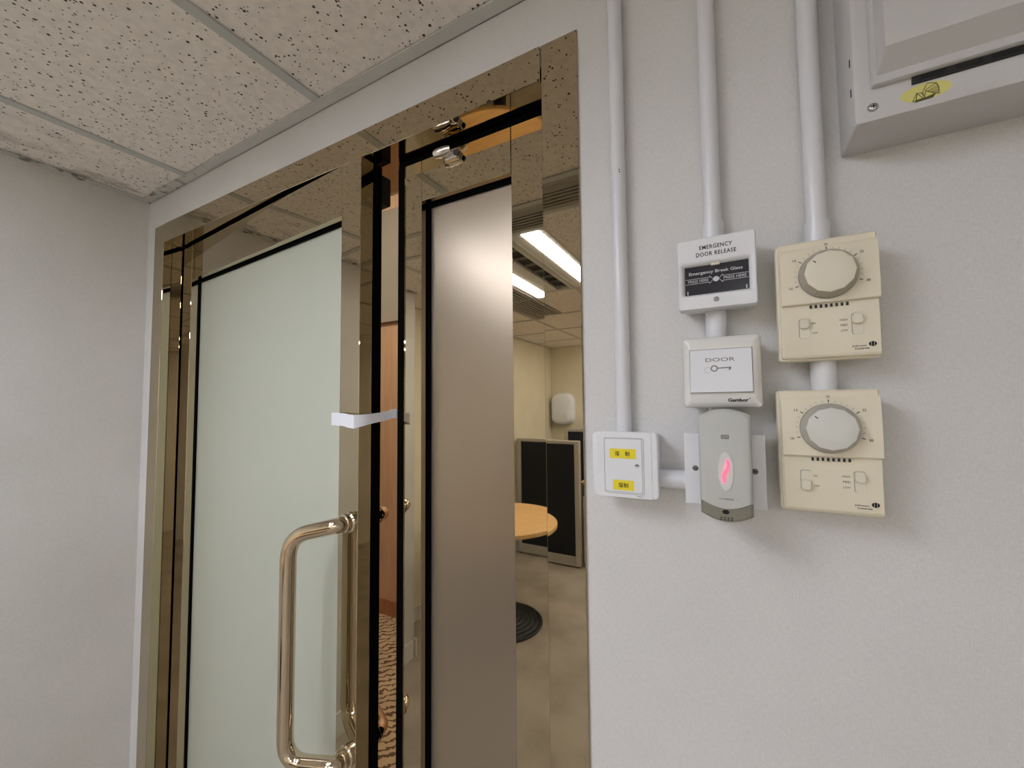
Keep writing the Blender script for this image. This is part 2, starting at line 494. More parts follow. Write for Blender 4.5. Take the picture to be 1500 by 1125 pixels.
LUM = [(-0.885, -0.63), (0.345, -2.65), (1.575, -2.65), (-0.885, -2.65)]     # luminaire centres; the three rear ones are unseen, added to brighten the room
LW, LD = 0.48, 0.965
def cover(x0, x1, y1, y0):
    """tiles a grid cell around any luminaire that cuts into it"""
    for cx, cy in LUM:
        a0, a1, b0, b1 = cx-LW/2, cx+LW/2, cy-LD/2, cy+LD/2
        if a0 < x1-1e-4 and a1 > x0+1e-4 and b0 < y1-0.05 and b1 > y0+0.05:
            if a0 > x0+0.02: tile(x0, a0, y1, y0)
            if a1 < x1-0.02: tile(a1, x1, y1, y0)
            xm0, xm1 = max(x0, a0), min(x1, a1)
            if b1 < y1-0.02: tile(xm0, xm1, y1, b1)
            if b0 > y0+0.02: tile(xm0, xm1, b0, y0)
            return
    tile(x0, x1, y1, y0)
xs_cells = [XL1]+xb+[XR]
for (y1, y0) in ycells:
    for x0, x1 in zip(xs_cells, xs_cells[1:]):
        xx0 = max(x0, XL0+0.0) if y0 > -0.62 else x0
        if (y1, y0) == (0.05, -0.145) and x0 > -0.83 and x1 < -0.19: continue      # air diffuser bay
        cover(xx0, x1, y1, y0)

# ------------------------------------------------------------------ corridor behind the door
CY0, CY1, CX0, CX1, CH = 0.74, 2.20, -5.2, 1.8, 3.3
tag(obj('wall_corridor', B((CX0, CX1, CY1, CY1+0.1, 0, CH)), 'corridor_wood'), 'warm brown timber corridor wall seen through the door gap', 'wall', kind='structure')
tag(obj('wall_corridor_side', B((CX0-0.1, CX0, CY0, CY1+0.1, 0, CH), (CX1, CX1+0.1, CY0, CY1+0.1, 0, CH)), 'corridor_wood'), 'brown end walls of the corridor beyond the door', 'wall', kind='structure')
tag(obj('wall_corridor_near', B((CX0, OX0, CY0, CY0+0.05, 0, CH), (OX1, CX1, CY0, CY0+0.05, 0, CH), (OX0, OX1, CY0, CY0+0.05, OZ, CH)), 'plaster'), 'corridor side of the door wall', 'wall', kind='structure')
tag(obj('floor_corridor', B((CX0, CX1, 0.66, CY1, -0.1, 0)), 'corridor_carpet'), 'tan corridor carpet with dark brown wavy lines', 'floor', kind='structure')
tag(obj('ceiling_corridor', B((CX0, CX1, CY0, CY1, CH, CH+0.05)), 'plaster'), 'plain corridor ceiling beyond the door', 'ceiling', kind='structure')
tag(obj('baseboard_corridor', B((CX0, CX1, CY1-0.015, CY1, 0, 0.11)), 'corridor_base'), 'reddish brown timber baseboard in the corridor', 'baseboard', kind='structure')
tag(obj('trim_1', RB(-3.0, -1.5, CY1-0.03, CY1, 2.12, 2.97, 0.004), 'panel_tan'), 'tan fabric panel high on the corridor wall', 'panel', kind='structure')
for i, x in enumerate((-3.6, -2.3, -1.0, 0.3)):  # unseen lights, added to brighten the corridor
    t = thing('unseen_corridor_downlight', ['leftmost unseen round downlight added in the corridor', 'second unseen round downlight from the left added in the corridor', 'unseen round downlight added straight behind the door', 'rightmost unseen round downlight added in the corridor'][i], 'downlight', (x, 1.45, CH), 'unseen downlights added in the corridor ceiling')
    obj('trim_ring', lathe([(0.10, -0.006), (0.10, 0.0), (0.075, 0.0), (0.08, -0.006)], 24, (x, 1.45, CH)), 'fixture_white', t)
    obj('lens', lathe([(0.001, -0.003), (0.075, -0.003)], 24, (x, 1.45, CH-0.0005)), 'downlight', t)
tr = thing('unseen_light_trough', 'unseen light trough added along the corridor ceiling to brighten it', 'light', (-1.0, 1.0, CH))  # unseen fill light, added to brighten the corridor
obj('trough', B((-3.0, 1.0, 0.90, 1.10, CH-0.05, CH)), 'fixture_white', tr)
obj('diffuser', B((-2.98, 0.98, 0.91, 1.09, CH-0.056, CH-0.051)), 'corridor_fill', tr)

# ------------------------------------------------------------------ bronze mirror door frame
fr = thing('door_frame', 'bronze mirror-polished metal door frame with flat casings', 'door frame', (-0.94, WY, 0), kind='structure')
FY = 0.596
obj('casing', RB(-0.2646, -0.2015, FY, 0.62, 0, 2.1, 0.0009, 1), 'bronze', fr)
obj('casing', RB(-1.676, -1.611, FY, 0.62, 0, 2.1, 0.0009, 1), 'bronze', fr)
obj('header', RB(-1.6095, -0.2662, FY-0.001, 0.652, 2.0388, 2.1, 0.0009, 1), 'bronze', fr)
obj('jamb', B((-0.2646, -0.235, 0.6205, 0.74, 0, 2.0385)), 'bronze', fr)
obj('jamb', B((-1.64, -1.611, 0.6205, 0.74, 0, 2.0385)), 'bronze', fr)
obj('soffit', B((-1.6105, -0.265, 0.6525, 0.74, 2.0400, 2.0695)), 'bronze', fr)

# ------------------------------------------------------------------ door leaves
def leaf(root, W, H, stl, str_, rail_top, rail_bot, glass, z0=0.008, th=0.055, split=0.033, seal_sides=('r',)):
    """local frame: x along the leaf from 0 to W, y from the room face (0) to the back (th)"""
    f = 0.0008
    obj('stile', RB(0, stl, 0, split, z0, H, f, 1), 'bronze', root, local=True)
    obj('stile', RB(W-str_, W, 0, split, z0, H, f, 1), 'bronze', root, local=True)
    obj('top_rail', RB(stl+0.0006, W-str_-0.0006, 0, split, H-rail_top, H, f, 1), 'bronze', root, local=True)
    obj('bottom_rail', RB(stl+0.0006, W-str_-0.0006, 0, split, z0, rail_bot, f, 1), 'bronze', root, local=True)
    # back half of the section carries the black weather seal
    bk = B((0, stl-0.004, split, th, z0, H), (W-str_+0.004, W, split, th, z0, H),
           (stl-0.004, W-str_+0.004, split, th, H-rail_top+0.004, H), (stl-0.004, W-str_+0.004, split, th, z0, rail_bot-0.004))
    obj('weather_seal', bk, 'black_rubber', root, local=True)
    x0, x1, a, b_ = stl, W-str_, rail_bot, H-rail_top
    g = 0.0055
    obj('gasket', B((x0, x0+g, 0.020, 0.026, a, b_), (x1-g, x1, 0.020, 0.026, a, b_), (x0+g, x1-g, 0.020, 0.026, b_-g, b_), (x0+g, x1-g, 0.020, 0.026, a, a+g)), 'black_rubber', root, local=True)
    obj('glass_pane', B((x0+0.002, x1-0.002, 0.0262, 0.0322, a+0.002, b_-0.002)), glass, root, local=True)

hinge = Vector((-1.6030, 0.6500, 0))
d1 = thing('door_1', 'wide frosted glass door leaf standing slightly ajar, with long pull handle', 'door', hinge, kind='structure')
d1.rotation_euler = (0, 0, -0.0731)
W1 = 0.9286
leaf(d1, W1, 2.031, 0.065, 0.065, 0.114, 0.15, 'frosted_green')

def pull(side):
    """offset tubular pull; side=-1 on the room face, +1 on the corridor face"""
    yf = 0.0 if side < 0 else 0.055
    xm = W1-0.024; xg = W1-0.125
    zt, zb = 1.262, 0.803
    y1 = yf+side*0.018; y2 = yf+side*0.071
    pts = [(xm, yf+side*0.004, zt), (xm, yf+side*0.030, zt), (xg, y2, zt-0.026), (xg, y2, zb-0.008), (xm, yf+side*0.030, zb), (xm, yf+side*0.004, zb)]
    h = obj('pull_handle', tube(fillet(pts, 0.048, 12), 0.0155, 24), 'nickel', d1, smooth=True, local=True,
            label='polished offset tubular pull handle' if side < 0 else 'matching pull handle on the corridor face')
    for z in (zt, zb):
        obj('rosette', lathe([(0.0205, 0.0), (0.0205, side*0.004), (0.0175, side*0.0065), (0.0175, side*0.012), (0.0188, side*0.013), (0.0188, side*0.016), (0.0158, side*0.017)], 28, (xm, yf, z), 'y'), 'nickel', h, smooth=True, local=True)
pull(-1); pull(1)

lk_ = obj('lock_housing', RB(W1-0.11, W1-0.004, 0.0555, 0.085, 1.955, 2.020, 0.003, 1), 'black', d1, local=True, label='black lock housing on the corridor face')
d2 = thing('door_2', 'narrow fixed frosted glass side leaf in bronze stiles', 'door', (-0.618, 0.650, 0), kind='structure')
W2 = 0.3525
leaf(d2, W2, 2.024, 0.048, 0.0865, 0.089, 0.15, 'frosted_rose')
obj('edge_seal', B((-0.020, -0.0003, 0.002, 0.05, 0.008, 2.024)), 'black_rubber', d2, local=True)
obj('edge_seal', B((-0.020, W2, 0.003, 0.05, 2.0243, 2.0385)), 'black_rubber', d2, local=True)
cat_ = obj('roller_catch', RB(0.118, 0.150, -0.012, 0.0, 1.360+0.635, 1.360+0.655, 0.003, 2), 'chrome', d2, local=True, label='small chrome catch on the top rail')
obj('roller', lathe([(0.002, -0.030), (0.0085, -0.028), (0.0100, -0.020), (0.0095, -0.004), (0.006, 0.012), (0.002, 0.013)], 20, (0.128, -0.018, 2.011), 'x'), 'chrome', cat_, smooth=True, local=True)
obj('socket', lathe([(0.004, -0.001), (0.0065, -0.001), (0.0065, 0.002), (0.001, 0.002)], 16, (0.148, -0.0122, 2.004), 'y'), 'black', cat_, local=True)

# white strap looped round the edge of the open leaf
def strap():
    pl = [(-0.756, 0.5800, 0.0265, 0.000), (-0.735, 0.5745, 0.0270, 0.000), (-0.712, 0.5735, 0.0265, -0.001), (-0.690, 0.5700, 0.0270, -0.004), (-0.676, 0.5700, 0.0275, -0.005),
          (-0.667, 0.580, 0.0240, -0.003), (-0.661, 0.600, 0.0205, 0.000), (-0.657, 0.622, 0.0190, 0.003), (-0.654, 0.640, 0.0185, 0.006), (-0.651, 0.648, 0.0190, 0.009),
          (-0.648, 0.655, 0.0200, 0.010), (-0.645, 0.6625, 0.0190, 0.008), (-0.6425, 0.668, 0.0180, 0.005)]
    bm = bmesh.new(); rows = []
    for i, (x, y, h, dz) in enumerate(pl):
        a = Vector(pl[max(i-1, 0)][:2]); c = Vector(pl[min(i+1, len(pl)-1)][:2])
        d = (c-a).normalized(); n = Vector((-d.y, d.x))*0.0012
        zc = 1.4735+dz
        rows.append([bm.verts.new((x+n.x*s, y+n.y*s, zc+t*h/2)) for s, t in ((-1, -1), (-1, 1), (1, 1), (1, -1))])
    for a, b_ in zip(rows, rows[1:]):
        for i in range(4): bm.faces.new((a[i], a[(i+1) % 4], b_[(i+1) % 4], b_[i]))
    bm.faces.new(rows[0]); bm.faces.new(rows[-1])
    return tag(obj('door_strap', bm, 'strap_white', smooth=True), 'white plastic strap wrapped round the edge of the open door leaf', 'strap')
strap()

# ------------------------------------------------------------------ ceiling luminaires and vents
def luminaire(cx, cy, label):
    t = thing('ceiling_luminaire', label, 'ceiling light', (cx, cy, CZ), 'recessed twin-strip ceiling lights')
    x0, x1, y0, y1 = cx-LW/2, cx+LW/2, cy-LD/2, cy+LD/2
    z = CZ+0.001
    obj('housing', B((x0, x1, y0, y1, z+0.03, z+0.05), (x0, x0+0.02, y0, y1, z, z+0.03), (x1-0.02, x1, y0, y1, z, z+0.03),
                     (x0+0.105, cx-0.04, y0, y1, z, z+0.02), (cx+0.04, x1-0.105, y0, y1, z, z+0.02),
                     (x0+0.02, x1-0.02, y0, y0+0.015, z, z+0.03), (x0+0.02, x1-0.02, y1-0.015, y1, z, z+0.03)), 'fixture_white', t)
    for s in (-1, 1):
        a, b_ = (x0+0.022, x0+0.103) if s < 0 else (x1-0.103, x1-0.022)
        obj('diffuser', RB(a, b_, y0+0.017, y1-0.017, z-0.004, z+0.02, 0.003, 2), 'lamp', t, label='glowing prismatic diffuser strip')
    obj('air_slot', B((cx-0.038, cx+0.038, y0+0.017, y1-0.017, z+0.012, z+0.02)), 'black', t)
    for k in range(9):
        yy = y0+0.06+k*(LD-0.12)/8
        obj('slot_blade', B((cx-0.036, cx+0.036, yy-0.003, yy+0.003, z+0.001, z+0.011)), 'vent_grey', t)
    return t
names = ['twin-strip ceiling light nearest the door', 'unseen twin-strip ceiling light added in the middle of the rear row', 'unseen twin-strip ceiling light added in the right rear corner', 'unseen twin-strip ceiling light added over the black partitions']
for (cx, cy), nm in zip(LUM, names): luminaire(cx, cy, nm)

t = thing('air_diffuser', 'square-edged louvred ceiling air diffuser in front of the door', 'vent', (-0.51, -0.047, CZ))
x0, x1, y0, y1 = -0.803, -0.213, -0.132, 0.037
obj('frame', B((x0, x1, y0, y0+0.02, CZ, CZ+0.012), (x0, x1, y1-0.02, y1, CZ, CZ+0.012), (x0, x0+0.02, y0+0.02, y1-0.02, CZ, CZ+0.012), (x1-0.02, x1, y0+0.02, y1-0.02, CZ, CZ+0.012)), 'vent_grey', t)
obj('backing', B((x0, x1, y0, y1, CZ+0.03, CZ+0.034)), 'black', t)
for k in range(4):
    i = 0.022+k*0.016
    bm = bmesh.new()
    for (ax, bx, ay, by) in ((x0+i, x1-i, y0+i, y0+i+0.010), (x0+i, x1-i, y1-i-0.010, y1-i), (x0+i, x0+i+0.010, y0+i+0.010, y1-i-0.010), (x1-i-0.010, x1-i, y0+i+0.010, y1-i-0.010)):
        if by > ay and bx > ax: B((ax, bx, ay, by, CZ+0.004+k*0.003, CZ+0.012+k*0.003), bm=bm)
    obj('louvre_ring', bm, 'vent_grey', t)
t = thing('return_grille', 'long slatted return-air grille beside the ceiling light', 'vent', (-1.27, -1.22, CZ))
x0, x1, y0, y1 = -1.405, -1.135, -1.69, -0.75
obj('frame', B((x0, x1, y0, y0+0.02, CZ-0.004, CZ+0.0035), (x0, x1, y1-0.02, y1, CZ-0.004, CZ+0.0035), (x0, x0+0.018, y0+0.02, y1-0.02, CZ-0.004, CZ+0.0035), (x1-0.018, x1, y0+0.02, y1-0.02, CZ-0.004, CZ+0.0035)), 'vent_grey', t)
obj('backing', B((x0+0.018, x1-0.018, y0+0.02, y1-0.02, CZ+0.0022, CZ+0.0036)), 'black', t)
for k in range(8):
    xx = x0+0.03+k*(x1-x0-0.06)/7
    obj('slat', B((xx-0.009, xx+0.009, y0+0.02, y1-0.02, CZ-0.003, CZ+0.001)), 'vent_grey', t)

# ------------------------------------------------------------------ conduits on the wall
def conduit(name, label, pts, r, sleeve=None, group='white surface conduits'):
    t = thing(name, label, 'conduit', pts[-1], group)
    obj('pipe', tube(pts, r, 28), 'pvc_white', t, smooth=True)
    if sleeve: obj('coupling', tube(sleeve, r+0.0022, 28), 'pvc_white', t, smooth=True)
    return t
p1 = conduit('conduit_pipe', 'white conduit running down to the switch box with yellow labels', [(-0.139, 0.5895, CZ-0.0012), (-0.139, 0.5895, 1.4602)], 0.0104)
for dx, dz in ((-0.0016, 0.0004), (0.0008, 0.0022), (0.0012, -0.0012)):
    obj('scuff', lathe([(0.0001, -0.0001), (0.0009, -0.0001), (0.0009, 0.0006), (0.0001, 0.0006)], 10, (-0.136+dx, 0.5795, 1.838+dz), 'y'), 'ink', p1)
conduit('conduit_pipe', 'white conduit running down to the emergency door release', [(-0.0165, 0.5895, CZ-0.0012), (-0.0165, 0.5895, 1.706)], 0.0104, [(-0.0165, 0.5875, 1.735), (-0.0165, 0.5875, 1.706)])
conduit('conduit_pipe', 'white conduit running down to the upper thermostat', [(0.0935, 0.5895, CZ-0.0012), (0.0935, 0.5895, 1.681)], 0.0104, [(0.0935, 0.5875, 1.712), (0.0935, 0.5875, 1.681)])
conduit('conduit_coupling', 'short white conduit between emergency release and door button', [(-0.0165, 0.586, 1.6205), (-0.0165, 0.586, 1.5825)], 0.0125, group='short conduit couplings')
conduit('conduit_coupling', 'short white conduit between the two thermostats', [(0.0925, 0.586, 1.5485), (0.0925, 0.586, 1.5125)], 0.0125, group='short conduit couplings')
conduit('conduit_coupling', 'short horizontal white conduit between labelled switch box and card reader', [(-0.0920, 0.586, 1.3985), (-0.0525, 0.586, 1.3985)], 0.0125, group='short conduit couplings')
conduit('conduit_coupling', 'short white conduit just under the door button above the card reader', [(-0.0165, 0.586, 1.4945), (-0.0165, 0.586, 1.4625)], 0.0125, group='short conduit couplings')

# ------------------------------------------------------------------ emergency door release
t = thing('emergency_release', 'white emergency door release box with black break-glass window', 'break glass', (-0.0145, WY, 1.617))
obj('back_box', plate(-0.0545, 0.0255, 1.6205, 1.7045, WY, 0.573, 0.003, 0.0005), 'plastic_white', t)
xa, xb_, za, zb = -0.058, 0.0295, 1.617, 1.7075
wi = (-0.0500, 0.0215, 1.6370, 1.6735)
L = [(rrect(xa+0.002, xb_-0.002, za+0.002, zb-0.002, 0.003), 0.574), (rrect(xa, xb_, za, zb, 0.003), 0.571), (rrect(xa, xb_, za, zb, 0.003), 0.557),
     (rrect(xa+0.0012, xb_-0.0012, za+0.0012, zb-0.0012, 0.0025), 0.5552), (rrect(wi[0]-0.005, wi[1]+0.004, wi[2]-0.003, wi[3]+0.0055, 0.003), 0.5550),
     (rrect(wi[0]-0.003, wi[1]+0.002, wi[2]-0.002, wi[3]+0.003, 0.002), 0.5560), (rrect(*wi, 0.001), 0.5600), (rrect(*wi, 0.001), 0.5650)]
obj('cover', loft(L, True, False), 'plastic_white', t, smooth=True)
gl = obj('break_glass', B((wi[0]+0.0002, wi[1]-0.0002, 0.5606, 0.5625, wi[2]+0.0002, wi[3]-0.0002)), 'glass_card', t, label='black printed break-glass pane')
yg = 0.5604
text('Emergency Break Glass', -0.0150, 1.6640, 0.060, 0.0050, yg, 'white_ink', gl, bold=0.012)
text('PRESS HERE', -0.0345, 1.65450, 0.0235, 0.0034, yg, 'white_ink', gl)
text('PRESS HERE', 0.0065, 1.65450, 0.0245, 0.0034, yg, 'white_ink', gl)
zc, cx = 1.6545, -0.0142
arrows = []
for s, xe in ((-1, wi[0]+0.0006), (1, wi[1]-0.0006)):
    xi = cx+s*0.0075
    for q in (-1, 1):
        arrows.append([(xe, zc+q*0.0031), (xi, zc+q*0.0031), (xi-s*0.0002, zc+q*0.0048), (cx+s*0.0030, zc)])
obj('arrow_print', strokes(arrows, 0.0005, yg, yg+0.0001), 'white_ink', gl)
obj('target_dot', poly(ellipse(cx, zc, 0.0033, 0.0033), yg-0.0001, yg+0.0001), 'white_ink', gl)
for x in (wi[0]+0.003, wi[1]-0.003):
    obj('corner_mark', B((x-0.0006, x+0.0006, yg, yg+0.0001, wi[2]+0.001, wi[2]+0.0055)), 'white_ink', gl)
obj('reset_tab', RB(-0.0195, -0.0095, 0.5572, 0.5604, 1.6715, 1.6745, 0.0005, 1), 'ceramic', t)
text('EMERGENCY', -0.0135, 1.6947, 0.0365, 0.0052, 0.5549, 'ink', t, bold=0.018, spacing=1.12)
text('DOOR RELEASE', -0.0135, 1.6860, 0.0445, 0.0052, 0.5549, 'ink', t, bold=0.018, spacing=1.12)
sy = obj('test_key_mark', poly(ellipse(-0.0145, 1.6277, 0.0030, 0.0030), 0.5548, 0.5550), 'ink', t)
obj('key_bit', poly(ellipse(-0.0145, 1.6277, 0.0022, 0.0022), 0.55465, 0.5548), 'plastic_white', sy)
obj('key_bit', strokes([[(-0.0153, 1.6262), (-0.0153, 1.6289), (-0.0137, 1.6289), (-0.0137, 1.6262)], [(-0.0153, 1.6275), (-0.0137, 1.6275)]], 0.0007, 0.5545, 0.55465), 'ink', sy)

# ------------------------------------------------------------------ door button
t = thing('door_button', 'glossy ivory push plate printed DOOR with a key symbol', 'door button', (-0.0125, WY, 1.494))
obj('back_box', plate(-0.0515, 0.0265, 1.4975, 1.5785, WY, 0.567, 0.003, 0.0005), 'plastic_ivory', t)
xa, xb_, za, zb = -0.0555, 0.0305, 1.4940, 1.5820
L = [(rrect(xa+0.001, xb_-0.001, za+0.001, zb-0.001, 0.004), 0.567), (rrect(xa, xb_, za, zb, 0.0045), 0.563), (rrect(xa+0.0008, xb_-0.0008, za+0.0008, zb-0.0008, 0.004), 0.5605),
     (rrect(xa+0.007, xb_-0.007, za+0.007, zb-0.007, 0.003), 0.5562), (rrect(xa+0.0082, xb_-0.0092, za+0.018, zb-0.016, 0.001), 0.5555),
     (rrect(xa+0.0084, xb_-0.0094, za+0.0182, zb-0.0162, 0.001), 0.5620)]
obj('plate', loft(L), 'plastic_ivory', t, smooth=True)
rk = bmesh.new()
x0, x1, z0, z1 = -0.0468, 0.0208, 1.5125, 1.5655
v = [rk.verts.new(c) for c in ((x0, 0.5545, z1), (x1, 0.5545, z1), (x1, 0.5510, z0), (x0, 0.5510, z0), (x0, 0.562, z1), (x1, 0.562, z1), (x1, 0.562, z0), (x0, 0.562, z0))]
for f in ((0, 1, 2, 3), (4, 7, 6, 5), (0, 4, 5, 1), (3, 2, 6, 7), (0, 3, 7, 4), (1, 5, 6, 2)): rk.faces.new([v[i] for i in f])
bmesh.ops.bevel(rk, geom=rk.edges[:], offset=0.0006, segments=1, affect='EDGES')
rk = obj('rocker', rk, 'plastic_white', t)
def tilt(o, zref=1.5655, y_top=0.55435, slope=(0.5545-0.5510)/(1.5655-1.5125)):
    off = wloc(rk)
    for vv in o.data.vertices:
        z = vv.co.z+off.z
        vv.co.y += (y_top-(zref-z)*slope)-0.5500
    return o
tilt(text('DOOR', -0.0130, 1.5525, 0.0320, 0.0046, 0.5499, 'grey_ink', rk, bold=0.006))
key = bmesh.new()
kc = (-0.0195, 1.5418)
ro, ri = ellipse(*kc, 0.0040, 0.0040, 24), ellipse(*kc, 0.0026, 0.0026, 24)
for i in range(24):
    j = (i+1) % 24
    poly([ro[i], ro[j], ri[j], ri[i]], 0.5499, 0.5500, key)
strokes([[(-0.0155, 1.5420), (-0.0016, 1.5424)]], 0.0013, 0.5499, 0.5500, key)
strokes([[(-0.0030, 1.5424), (-0.0034, 1.5394)], [(-0.0018, 1.5424), (-0.0020, 1.5404)]], 0.0011, 0.5499, 0.5500, key)
tilt(obj('key_symbol', key, 'grey_ink', rk))
rg = bmesh.new()
ro, ri = ellipse(-0.0265, 1.5400, 0.0036, 0.0036, 20), ellipse(-0.0265, 1.5400, 0.0033, 0.0033, 20)
for i in range(20):
    j = (i+1) % 20
    poly([ro[i], ro[j], ri[j], ri[i]], 0.5499, 0.5500, rg)
tilt(obj('ring_print', rg, 'vent_grey', rk))
text('Gambor', 0.0050, 1.5030, 0.0215, 0.0043, 0.5556, 'ink', t, bold=0.030)
obj('ring_mark', poly(ellipse(0.0170, 1.5048, 0.0007, 0.0007, 12), 0.5555, 0.5556), 'ink', t)

# ------------------------------------------------------------------ labelled switch box
t = thing('switch_box', 'white square switch box with two yellow Chinese labels on its flap', 'switch', (-0.1325, WY, 1.3745))
obj('back_box', plate(-0.1725, -0.0920, 1.3780, 1.4580, WY, 0.564, 0.003, 0.0005), 'plastic_white', t)
obj('plate', plate(-0.1762, -0.0885, 1.3742, 1.4617, 0.566, 0.556, 0.0055, 0.0022), 'plastic_white', t, smooth=True)
obj('centre_panel', plate(-0.1688, -0.0962, 1.3742, 1.4617, 0.5565, 0.5552, 0.0008, 0.0005), 'plastic_white', t)
obj('flap_seam', plate(-0.1590, -0.1062, 1.3793, 1.4537, 0.5556, 0.55505, 0.003, 0.0001), 'grey_ink', t)
obj('flap_frame', plate(-0.1585, -0.1067, 1.3798, 1.4532, 0.5556, 0.55480, 0.003, 0.0002), 'plastic_white', t)
obj('flap_gap', plate(-0.1580, -0.1083, 1.3812, 1.4527, 0.5556, 0.5547, 0.002, 0.0001), 'grey_ink', t)
fl = obj('flap', plate(-0.1577, -0.1086, 1.3817, 1.4524, 0.5556, 0.5538, 0.002, 0.0005), 'plastic_white', t)
obj('finger_hole', poly(ellipse(-0.1148, 1.4172, 0.0028, 0.0026), 0.5536, 0.5538), 'grey_ink', fl)
obj('finger_hole_lip', poly([(-0.1148+0.0026*math.cos(PI+PI*i/10), 1.4168+0.0022*math.sin(PI+PI*i/10)) for i in range(11)], 0.5535, 0.5536), 'white_ink', fl)
l1 = obj('yellow_label', B((-0.1508, -0.1162, 0.5535, 0.5538, 1.4262, 1.4392)), 'yellow_label', fl, label='yellow label reading 燈 制')
l2 = obj('yellow_label', B((-0.1472, -0.1194, 0.5535, 0.5538, 1.3842, 1.3974)), 'yellow_label', fl, label='yellow label reading 燈制')
text('燈', -0.1407, 1.4327, 0.0060, 0.0062, 0.5534, 'ink', l1, bold=0.012)
text('制', -0.1272, 1.4327, 0.0060, 0.0062, 0.5534, 'ink', l1, bold=0.012)
text('燈制', -0.1333, 1.3908, 0.0130, 0.0064, 0.5534, 'ink', l2, bold=0.012)
obj('maker_mark', B((-0.1160, -0.1075, 0.5551, 0.5552, 1.3768, 1.3776)), 'vent_grey', t)

# ------------------------------------------------------------------ card reader on its plate
t = thing('mounting_plate', 'white square blank plate behind the grey card reader', 'mounting plate', (-0.013, WY, 1.376))
obj('back_box', plate(-0.0530, 0.0270, 1.3800, 1.4590, WY, 0.560, 0.003, 0.0005), 'plastic_white', t)
obj('plate', plate(-0.0562, 0.0302, 1.3762, 1.4628, 0.560, 0.550, 0.0015, 0.001), 'pvc_white', t)
for x in (-0.0440, 0.0190):
    s = obj('screw', lathe([(0.0034, 0.0), (0.0034, -0.0004), (0.0025, -0.0014), (0.0008, -0.0018)], 16, (x, 0.550, 1.4200), 'y'), 'grey_ink', t)
    obj('screw_slot', B((x-0.0024, x+0.0024, 0.5480, 0.5484, 1.4196, 1.4204)), 'ink', s)

t = thing('card_reader', 'grey proximity card reader with a glowing red squiggle', 'card reader', (-0.0108, 0.55, 1.365))
def arch(x0, x1, zl, zm, n=12):
    return [(x0+(x1-x0)*i/n, zl+(zm-zl)*(1-(2*i/n-1)**2)) for i in range(n+1)]
def outline(d=0.0, z_side_b=1.3735, z_mid_b=1.3650, z_side_t=1.4850, z_mid_t=1.4925):
    x0, x1 = -0.0372+d, 0.0156-d
    bot = arch(x0, x1, z_side_b+d, z_mid_b+d)
    top = arch(x0, x1, z_side_t-d, z_mid_t-d)[::-1]
    return bot+top
full = [(outline(0), 0.550), (outline(0), 0.5265), (outline(0.0012), 0.5238), (outline(0.003), 0.5228)]
obj('base', loft(full), 'reader_dark', t, smooth=True)
def upper(d): return outline(d, 1.3880-d, 1.3808-d)
cov = obj('cover', loft([(upper(-0.0003), 0.549), (upper(-0.0003), 0.5255), (upper(0.0012), 0.5222), (upper(0.0035), 0.5208)]), 'reader_grey', t, smooth=True)
yc = 0.5206
ov = []
for k, (s, y) in enumerate(((1.0, 0.5210), (0.97, 0.5199), (0.86, 0.5197), (0.4, 0.5204))):
    ov.append((ellipse(-0.0105, 1.4225, 0.0082*s, 0.0225*s, 28), y))
lens = obj('indicator_lens', loft(ov), 'reader_lens', cov, smooth=True)
sq = []
for i in range(15):
    u = i/14
    sq.append((-0.0105+0.0026*math.sin(u*2*PI*0.86+0.45), 0.5197, 1.4360-0.0265*u))
obj('led_squiggle', tube(sq, [0.0008]+[0.0014]*13+[0.0008], 10), 'red_led', lens, smooth=True, label='glowing red wavy indicator')
lg = obj('logo_badge', plate(-0.0142, -0.0060, 1.4588, 1.4636, 0.5209, 0.5205, 0.0008, 0.0001), 'grey_ink', cov)
text('GPS', -0.0101, 1.4612, 0.0068, 0.0032, 0.5204, 'reader_grey', lg)
text('GAMBOR', -0.0107, 1.3917, 0.0145, 0.0018, 0.5206, 'ink', cov, spacing=1.25)
obj('sensor_eye', poly(ellipse(-0.0118, 1.3768, 0.0036, 0.0024, 20), 0.5222, 0.5229), 'ink', t)
for z in (1.3703, 1.3682):
    for k in range(4):
        x = -0.0166+k*0.0036
        obj('speaker_slot', B((x-0.0009, x+0.0009, 0.5224, 0.5229, z-0.00045, z+0.00045)), 'ink', t)

